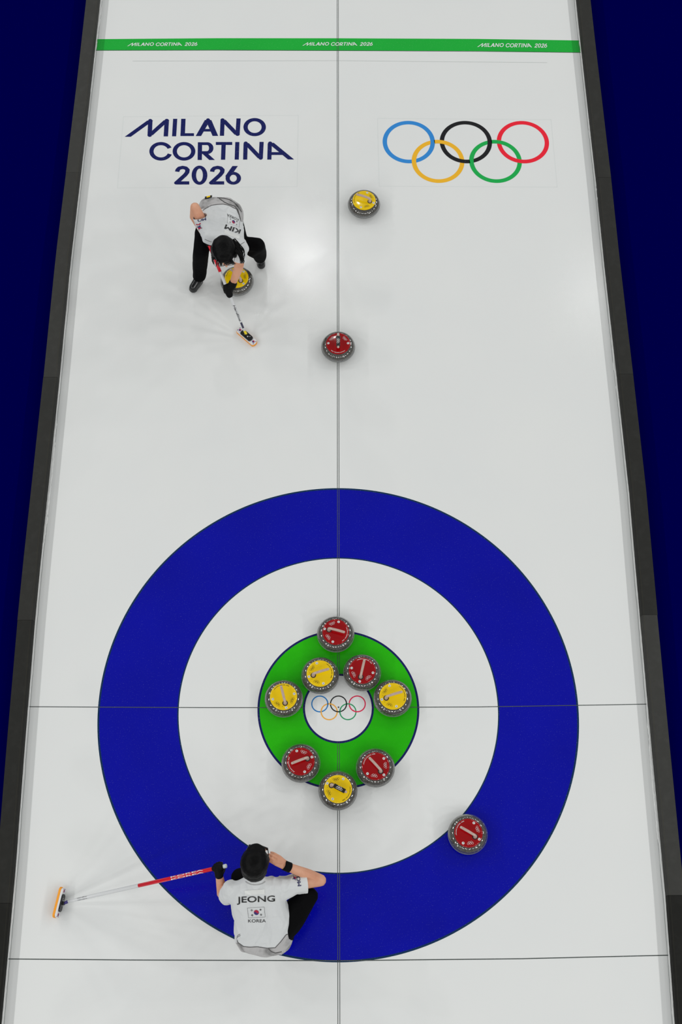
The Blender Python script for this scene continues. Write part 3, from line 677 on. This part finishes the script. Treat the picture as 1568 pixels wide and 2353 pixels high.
for sg in (-1, 1):
    g.tube([HPf(sg*.078, .01, .008), HPf(sg*.075, -.06, .01), HPf(sg*.062, -.096, .008)], .003, 8)
    g.tube([HPf(sg*.062, -.096, .02), HPf(sg*.014, -.106, .02), HPf(sg*.012, -.106, -.014), HPf(sg*.058, -.096, -.014), HPf(sg*.062, -.096, .02)], .0032, 8)
g.tube([HPf(-.014, -.108, .01), HPf(.014, -.108, .01)], .0025, 8); g.mk('glasses', LENS, ROOT, True)
shirt = chain([J(470, 740, .54), J(545, 1080, .38), J(560, 1250, .27)], [.098, .108, .118])+chain([J(790, 730, .55), J(870, 1080, .38), J(865, 1260, .27)], [.098, .105, .118])
shirt += [cap_(SL, .060, SR, .062), cap_(J(400, 700, .56), .06, J(610, 660, .62), .07), cap_(J(610, 660, .62), .07, J(860, 670, .575), .065), cap_(J(615, 650, .63), .072, J(613, 590, .675), .066)]
shirt += [cap_(J(630, 740, .56), .10, J(700, 1200, .30), .11), cap_(J(560, 1250, .27), .115, J(690, 1318, .25), .105), cap_(J(690, 1318, .25), .105, J(860, 1290, .26), .115)]
shirt += [cap_(SL, .064, J(275, 775, .40), .060), cap_(J(430, 760, .53), .085, J(330, 740, .50), .07)]
shirt += [cap_(SR, .067, J(1290, 606, .528), .066), cap_(J(860, 740, .53), .085, J(1080, 640, .545), .064)]
S = blob('shirt', shirt, SHIRT, ROOT, .006, 8, ribs(Vector((.3, 1, .3)), 3.2, .0085, 3, 3.2))
cut(S, J(1222, 612, .54), J(1290, 606, .525)-SR, .2)
dk = split(S, below([JP(300, 1335), JP(400, 1335), JP(470, 1385), JP(540, 1392), JP(640, 1388), JP(750, 1405), JP(850, 1400), JP(915, 1330), JP(985, 1240), JP(1100, 1225), JP(1100, 1600), JP(300, 1600)]), 'hem_panel', HEM, 'grey inner hem of the jersey')
tree = bvh(S, dk)
decal('lettering', text2d('JEONG', bold=.015), (JP(390, 884), (460/5.227, -16/5.227), (-2/5.227, -96/5.227)), tree, BLK, S, label='black name across the back')
decal('lettering', text2d('KOREA'), (JP(527, 1098), (211/5.227, -2/5.227), (-1/5.227, -38/5.227)), tree, BLK, S)
flag_parts((JP(624, 977), (101/5.227, -6/5.227), (-6.5/5.227, -60/5.227)), tree, S)
g = G(); g.poly([(0, 0, 0), (1, 0, 0), (1, 1, 0), (0, 1, 0)]); decal('patch', g, (JP(487, 770), (238/5.227, -15/5.227), (-4/5.227, -58/5.227)), tree, mat('patch', (.8, .81, .79, 1), .6), S)
g = G(); g.ring(0, 0, .92, 1.08, a0=PI*1.08, a1=PI*1.92, n=30); g.v = [(x*.5, y*.5, z) for x, y, z in g.v]
decal('collar_seam', g, (JP(612, 585), (240/5.227, 0), (0, -120/5.227)), tree, mat('collar_seam', (.42, .42, .42, 1), .8), S)
flag_parts((JP(1085, 562), (34/5.227, 10/5.227), (8/5.227, -32/5.227)), tree, S, False)
decal('lettering', text2d('MO', bold=.02), (JP(1165, 655), (-18/5.227, -115/5.227), (-42/5.227, 6/5.227)), tree, mat('navy_print', (.02, .02, .1, 1), .5), S)
def line_decal(name, pts, wd, tree, m, par):
    g = G()
    for (a, b), (c, d) in zip(pts, pts[1:]):
        l = math.hypot(c-a, d-b); n = max(1, int(l/3)); nx, ny = -(d-b)/l*wd/2, (c-a)/l*wd/2
        for i in range(n):
            s0, s1 = i/n, (i+1)/n; p = (a+(c-a)*s0, b+(d-b)*s0); q = (a+(c-a)*s1, b+(d-b)*s1)
            g.poly([(p[0]+nx, p[1]+ny, 0), (q[0]+nx, q[1]+ny, 0), (q[0]-nx, q[1]-ny, 0), (p[0]-nx, p[1]-ny, 0)])
    return decal(name, g, ((0, 0), (1, 0), (0, 1)), tree, m, par)
for pts in (((388, 1270), (402, 1250), (430, 1236)), ((384, 1290), (400, 1268), (432, 1252)), ((380, 1310), (392, 1300)), ((385, 1325), (400, 1308))):
    line_decal('side_print', [JP(*p) for p in pts], .9, tree, BLK, S)
tr = chain([hipL, kL, J(470, 760, .14), aL], [.112, .070, .060, .055])+chain([hipR, J(1080, 990, .38), kR, J(1120, 980, .26), aR], [.112, .092, .068, .062, .055])
tr += [cap_(hipL, .12, hipR, .12), cap_(J(700, 1280, .24), .11, J(720, 1150, .3), .11), cap_(J(500, 1060, .30), .07, J(560, 1180, .27), .10)]
blob('trousers', tr, TROU, ROOT, .007, 6, ribs(Vector((0, 1, 0)), 3, .005, 7))
for a, tx, ty in ((aL, 462, 600), (aR, 1110, 880)):
    toe = J(tx, ty, 0); toe.z = .034; hl = Vector((a.x, a.y, .036)); hl = hl-(toe-hl).normalized()*.03
    dd = (toe-hl).normalized(); toe = hl+dd*.20
    blob('shoe', [cap_(hl, .034, hl+dd*.1, .036), cap_(hl+dd*.1, .036, toe, .032), cap_(Vector((a.x, a.y, .06)), .04, hl+dd*.03, .034)], SHOE, ROOT, .006, 3)
line_decal('hem_shade_line', [JP(*p) for p in ((392, 1318), (404, 1338), (470, 1386), (540, 1393), (640, 1389), (750, 1406), (850, 1401), (915, 1331), (985, 1241), (1058, 1226))], 1.5, tree, mat('shade_grey', (.10, .095, .095, 1), .9), dk)  # shadow line under the jersey edge, painted as a dark grey strip
line_decal('hem_shade_line', [JP(*p) for p in ((770, 1410), (800, 1445), (850, 1465), (930, 1450))], 1.8, tree, bpy.data.materials['shade_grey'], dk)  # second painted shade line, lower on the hem
# wrist band and glove
dW = (wR-eR).normalized()
g = G(); c_ = wR-dW*.004; g.tube([c_-dW*.026, c_-dW*.024, c_+dW*.022, c_+dW*.024], [.030, .0345, .0335, .029], 28); g.mk('wristband', BLACKD, ROOT, True)
gl = hand_parts(wL, dl, Vector((0, .3, -1)), 1, (1.1, 1.2, .9), .85, rr=1.12, thumb=dl*.5+Vector((.3, 0, -1)))+[cap_(wL+(wL-eL)*.08, .031, wL+dl*.05, .031), cap_(gc-bd*.030, .022, gc+bd*.026, .022), cap_(gc+bd*.02+Vector((0, -.02, -.02)), .02, wL, .026)]
blob('glove', gl, GLOV, ROOT, .005, 2)
BR = thing('curling_broom', 'curling broom with a red and white shaft and orange pad, held by the crouching player', 'broom', tuple(b_bot*Vector((1, 1, 0)) if False else (b_bot.x, b_bot.y, 0)))
hdp = at(133.5, 2073.5, .034)
ac_ = at(141, 2043, .034)-at(128.5, 2107, .034)
sh, up, d_, L_ = broom(BR, b_bot, b_top, .0135, .46, .5, Vector((hdp.x, hdp.y, .034)), Vector((-1, .18, -.12)), ac_, 'navy')
tb = bvh(up); pa = lambda t: proj(b_bot+d_*L_*t)
(u0, v0), (u1, v1) = pa(.66), pa(.86)
nl = math.hypot(u1-u0, v1-v0); nx, ny = (v1-v0)/nl, -(u1-u0)/nl
for off, hh in ((1.2, 3.2), (-4.4, 3.2)):
    decal('lettering', text2d('KOREA', bold=.02), ((u0+nx*off, v0+ny*off), (u1-u0, v1-v0), (nx*hh, ny*hh)), tb, WHT, up, label='white lettering')
tb = bvh(sh); (u0, v0), (u1, v1) = pa(.07), pa(.13)
for off in (1.6, -3.2):
    decal('lettering', text2d('Hardline', shear=.3), ((u0+nx*off, v0+ny*off), (u1-u0, v1-v0), (nx*1.8, ny*1.8)), tb, BLK, sh)

# ---- the sweeping player
def K(x, y, z): return at(400+x/6.03, 430+y/6.03, z)
def KP(x, y): return (400+x/6.03, 430+y/6.03)
k0 = K(700, 1150, 0); R2 = thing('person', 'person in white jersey and black trousers bent over a broom, sweeping beside a stone', 'person', (k0.x, k0.y, 0))
hc = K(700, 900, .86); HR = frame_from(Vector((-.02, -.36, .93)), Vector((.12, -.93, -.36)))
hp, HPf = head_parts(hc, HR, 1.0)
SR, SL = K(480, 640, .74), K(925, 855, .68)
eR, wR = K(292, 282, .86), K(440, 690, .60)
eL, wL = K(895, 1120, .48), K(812, 1345, .33)
s_bot = at(563.5, 764, .045); s_top = at(466.5, 528, .66)
sd_ = (s_top-s_bot).normalized()
def on_shaft(v): return min((abs(proj(s_bot+(s_top-s_bot)*k/300)[1]-v), k/300) for k in range(301))[1]
g1 = s_bot+(s_top-s_bot)*on_shaft(668); g2 = s_bot+(s_top-s_bot)*on_shaft(557)
body = hp+[cap_(HPf(0, .035, -.05), .052, K(700, 760, .73), .056)]
body += chain([SR, K(375, 455, .80), eR], [.050, .046, .041])+chain([eR, K(285, 410, .77), wR], [.041, .041, .027])
body += chain([SL, eL, wL], [.050, .041, .028])
body += chain([K(700, 720, .66), K(670, 520, .62), K(650, 380, .58)], [.09, .09, .10])
hR, kR, aR = K(520, 440, .56), K(378, 885, .46), K(352, 1225, .11)
hL, kL, aL = K(770, 430, .55), K(1165, 800, .45), K(1188, 985, .11)
body += chain([hR, kR, aR], [.085, .055, .04])+chain([hL, K(925, 790, .43), kL, aL], [.085, .05, .050, .04])
body += hand_parts(wR, (g2-wR), Vector((.5, -.3, -.3)), -1, (1.0, 1.2, .9), .85)
body += hand_parts(wL, (g1-wL)+Vector((0, -.02, 0)), Vector((-.7, .1, -.5)), -1, (1.0, 1.2, .9), .85)
B = blob('body', body, SKIN, R2, .0042, 3); face_bits(HPf, HR, 1.0, B)
E_ = lambda p, r: ell(HPf(*p), r, HR)
hair = [E_((0, .014, .045), (.100, .112, .088)), E_((0, .055, -.01), (.092, .070, .095)), E_((0, -.055, .080), (.074, .052, .035)), E_((.075, .01, -.005), (.030, .065, .085)), E_((-.075, .01, -.005), (.030, .065, .085))]
blob('hair', hair, HAIR, R2, .006, 3, lambda v: .004*noise.noise(v*25)+.0015*noise.noise(v*90))
hobj = [c for c in R2.children if c.name.startswith('hair')][0]
g = G()                                    # loose locks falling past the face and the shoulder
for i in range(46):
    t = i/45; x = 905+50*math.sin(t*3)+random.uniform(-12, 12); y0 = 790+random.uniform(-20, 120)
    pts = [K(800+random.uniform(-20, 50), y0-60, .93), K(x-30, y0+30, .90), K(x+random.uniform(-8, 22), y0+120, .84), K(938+random.uniform(-22, 34), 1035+random.uniform(-50, 28), .76)]
    P = []
    for k in range(13):
        s_ = k/12*3; j = min(2, int(s_)); f_ = s_-j; a = pts[max(0, j-1)]; b = pts[j]; c = pts[j+1]; d = pts[min(3, j+2)]
        P.append(.5*((2*b)+(c-a)*f_+(2*a-5*b+4*c-d)*f_*f_+(3*b-a-3*c+d)*f_**3))
    g.tube(P, [.0045*(1-(k/12)**2*.8) for k in range(13)], 6)
for i in range(34):                        # fringe
    a = random.uniform(-.075, .07); p0 = HPf(a*.8, -.07, .10); p1 = HPf(a, -.108, .06+random.uniform(-.01, .01)); p2 = HPf(a*1.1+random.uniform(-.008, .008), -.112, .022+random.uniform(-.02, .014))
    g.tube([p0, (p0+p1)/2+HR @ Vector((0, -.008, .006)), p1, p2], [.005, .005, .004, .001], 6)
for i in range(26):                        # wisps on the other side
    b = random.uniform(-.05, .06); g.tube([HPf(-.085, b, .04), HPf(-.108, b-.01, -.01), HPf(-.105+random.uniform(-.006, .01), b-.03, -.07+random.uniform(-.03, .02))], [.005, .004, .001], 6)
g.mk('loose_locks', HAIR, hobj, True)
g = G()
for sg in (-1, 1):
    g.tube([HPf(sg*.080, .01, .008), HPf(sg*.078, -.06, .01), HPf(sg*.064, -.102, .008)], .0018, 8)
    g.tube([HPf(sg*.064+sg*.0*math.cos(a), -.104, .006) if False else HPf(sg*(.037+.025*math.cos(a)), -.108, .002+.019*math.sin(a)) for a in [2*PI*k/20 for k in range(21)]], .0018, 8)
g.tube([HPf(-.012, -.110, .008), HPf(.012, -.110, .008)], .0018, 8); g.mk('glasses', mat('wire_frame', (.12, .12, .12, 1), .2, metal=.6), R2, True)
shirt = chain([K(560, 640, .70), K(560, 480, .66), K(540, 385, .60)], [.095, .105, .115])+chain([K(800, 735, .64), K(780, 540, .62), K(775, 380, .58)], [.100, .105, .115])
shirt += [cap_(K(560, 640, .70), .095, K(800, 735, .64), .10), cap_(K(560, 480, .66), .105, K(780, 540, .62), .105), cap_(K(540, 385, .60), .118, K(775, 380, .58), .115), cap_(K(600, 330, .59), .108, K(730, 320, .58), .108)]
shirt += [cap_(SR, .062, K(700, 745, .72), .062), cap_(K(700, 745, .72), .064, SL, .062), cap_(K(690, 720, .73), .06, HPf(0, .055, -.085), .058)]
shirt += [cap_(K(470, 285, .63), .082, K(560, 300, .62), .09), cap_(K(490, 700, .75), .055, K(640, 740, .74), .06), cap_(K(440, 400, .68), .09, K(480, 560, .72), .08), cap_(K(560, 600, .71), .08, K(455, 570, .755), .066)]
shirt += [cap_(SL, .066, K(903, 1060, .58), .054), cap_(K(840, 780, .64), .085, SL, .062)]
S = blob('shirt', shirt, SHIRT, R2, .006, 8, ribs(Vector((1, .35, .1)), 3.2, .009, 11, 3.0))
dk = split(S, below([KP(250, 60), KP(1100, 60), KP(1100, 480), KP(930, 480), KP(905, 390), KP(870, 305), KP(760, 250), KP(680, 232), KP(600, 238), KP(520, 250), KP(430, 300), KP(340, 300)]), 'hem_panel', HEM, 'grey lower back panel of the jersey')
cut(S, K(905, 1020, .60), K(903, 1060, .58)-SL, .16)
SV = blob('sleeve', [cap_(SR, .064, K(395, 500, .785), .062), cap_(K(395, 500, .785), .062, K(352, 360, .86), .060)], SHIRT, S, .006, 6, ribs(Vector((1, .2, .4)), 3, .006, 2))
cut(SV, K(362, 395, .83), K(352, 360, .86)-K(395, 500, .785), 1)
tree = bvh(S, dk, SV)
m6 = 6.03
decal('lettering', text2d('KIM', bold=.015), (KP(928, 588), (-206/m6, -72/m6), (-22/m6, 58/m6)), tree, BLK, S, label='black name across the shoulders')
decal('lettering', text2d('KOREA'), (KP(903, 440), (-165/m6, -75/m6), (-8/m6, 30/m6)), tree, BLK, S)
flag_parts((KP(826, 480), (-84/m6, -32/m6), (-5/m6, 44/m6)), tree, S)
g = G(); g.poly([(0, 0, 0), (1, 0, 0), (1, 1, 0), (0, 1, 0)]); decal('patch', g, (KP(702, 590), (212/m6, 78/m6), (-8/m6, 52/m6)), tree, bpy.data.materials['patch'], S)
flag_parts((KP(352, 560), (-36/m6, 22/m6), (22/m6, 40/m6)), tree, S, False)
decal('lettering', text2d('MO', bold=.02), (KP(440, 412), (-115/m6, 28/m6), (6/m6, 46/m6)), tree, bpy.data.materials['navy_print'], S)
g = G(); g.ring(0, 0, .55, 1, a0=.3, a1=2.9, n=16); decal('sleeve_print', g, (KP(335, 500), (38/m6, -12/m6), (8/m6, 26/m6)), tree, mat('red_print', (.5, .01, .05, 1), .5), S)
for pts in (((600, 146), (690, 152), (770, 172), (840, 215), (890, 275), (940, 345)), ((625, 155), (700, 208), (770, 240), (840, 262), (885, 310), (912, 400), (925, 450))):
    line_decal('black_piping', [KP(*p) for p in pts], 1.4, tree, BLK, dk)
line_decal('hem_shade_line', [KP(*p) for p in ((400, 322), (430, 300), (520, 251), (600, 239), (680, 233), (760, 251), (870, 306), (905, 391), (930, 475))], 1.3, tree, bpy.data.materials['shade_grey'], dk)  # painted shadow line where the jersey meets the grey panel
line_decal('sleeve_seam', [KP(905, 808), KP(945, 780), KP(985, 757)], 1.0, tree, mat('seam_grey', (.12, .12, .12, 1), .8), S)
line_decal('sleeve_seam', [KP(425, 722), KP(460, 740), KP(520, 762)], .8, tree, bpy.data.materials['seam_grey'], S)
tr = chain([hR, K(405, 660, .51), kR, K(362, 1060, .27), aR], [.105, .078, .068, .064, .060])+chain([hL, K(925, 790, .43), kL, K(1180, 880, .28), K(1188, 962, .13)], [.105, .068, .062, .060, .057])
tr += [cap_(hR, .112, hL, .11), cap_(kL, .062, K(1075, 880, .36), .052), cap_(K(1075, 880, .36), .052, K(1180, 920, .22), .055)]
blob('trousers', tr, TROU, R2, .007, 6, ribs(Vector((0, .2, 1)), 3, .006, 5))
for a, (tx, ty), (hx, hy) in ((aR, (268, 1405), (352, 1305)), (aL, (1205, 1055), (1187, 960))):
    toe = K(tx, ty, .036); hl = K(hx, hy, .036); dd = (toe-hl).normalized(); mid = hl+dd*.09
    shp = [cap_(hl, .035, mid, .038), cap_(mid, .038, toe, .040), cap_(Vector((a.x, a.y, .10)), .045, hl+dd*.03+Vector((0, 0, .02)), .038), cap_(mid+Vector((0, 0, .02)), .034, hl+Vector((0, 0, .05)), .038)]
    s_ = blob('shoe', shp, SHOE, R2, .005, 4)
    for v in s_.data.vertices: v.co.z = max(v.co.z, .001)
gl = hand_parts(wL, (g1-wL)+Vector((0, -.02, 0)), Vector((-.7, .1, -.5)), -1, (1.0, 1.2, .9), .85, rr=1.25)+[cap_(wL, .036, wL+(g1-wL)*.5, .036), cap_(wL-(wL-eL).normalized()*.012, .037, wL+(wL-eL).normalized()*.02, .037), cap_(g1-sd_*.035, .030, g1+sd_*.035, .031)]
blob('glove', gl, GLOV, R2, .005, 2)
gl = hand_parts(wR, (g2-wR), Vector((.5, -.3, -.3)), -1, (1.0, 1.2, .9), .85, rr=1.22)
blob('glove', gl, GLOV, R2, .005, 2)
c_ = K(478, 138, .70); g = G(); g.box(c_, Vector((.030, .006, .003)), Vector((0, .008, 0)), Vector((0, 0, .006))); bt = g.mk('belt_tag', BLK, R2)
g = G(); g.box(c_+Vector((0, -.0, .0065)), Vector((.014, .003, .0015)), Vector((0, .007, 0)), Vector((0, 0, .001))); g.mk('tag_label', YEL, bt)
B2 = thing('curling_broom', 'curling broom with red and white shaft, its head on the ice below the sweeping player', 'broom', (s_bot.x, s_bot.y, 0))
hd2 = at(567.5, 774.5, .012); ac2 = at(585, 789, .012)-at(550.5, 759, .012)
sh, up, d_, L_ = broom(B2, s_bot, s_top, .0135, .60, .5, Vector((hd2.x, hd2.y, .010)), Vector((0, 0, -1)), ac2, 'yellow')
tb = bvh(sh); pa = lambda t: proj(s_bot+d_*L_*t); ta, tz = on_shaft(701), on_shaft(738)
(u0, v0), (u1, v1) = pa(ta), pa(tz); nl = math.hypot(u1-u0, v1-v0); nx, ny = (v1-v0)/nl, -(u1-u0)/nl
decal('lettering', text2d('Hardline', shear=.3, bold=.01), ((u0-nx*2.4, v0-ny*2.4), (u1-u0, v1-v0), (nx*4.6, ny*4.6)), tb, BLK, sh, label='black lettering')
(u0, v0), (u1, v1) = pa(on_shaft(741)), pa(on_shaft(754))
g = G(); g.poly([(0, 0, 0), (1, 0, 0), (1, 1, 0), (0, 1, 0)]); decal('shaft_label', g, ((u0-nx*2.2, v0-ny*2.2), (u1-u0, v1-v0), (nx*4.4, ny*4.4)), tb, mat('shaft_label', (.02, .02, .06, 1), .3), sh)
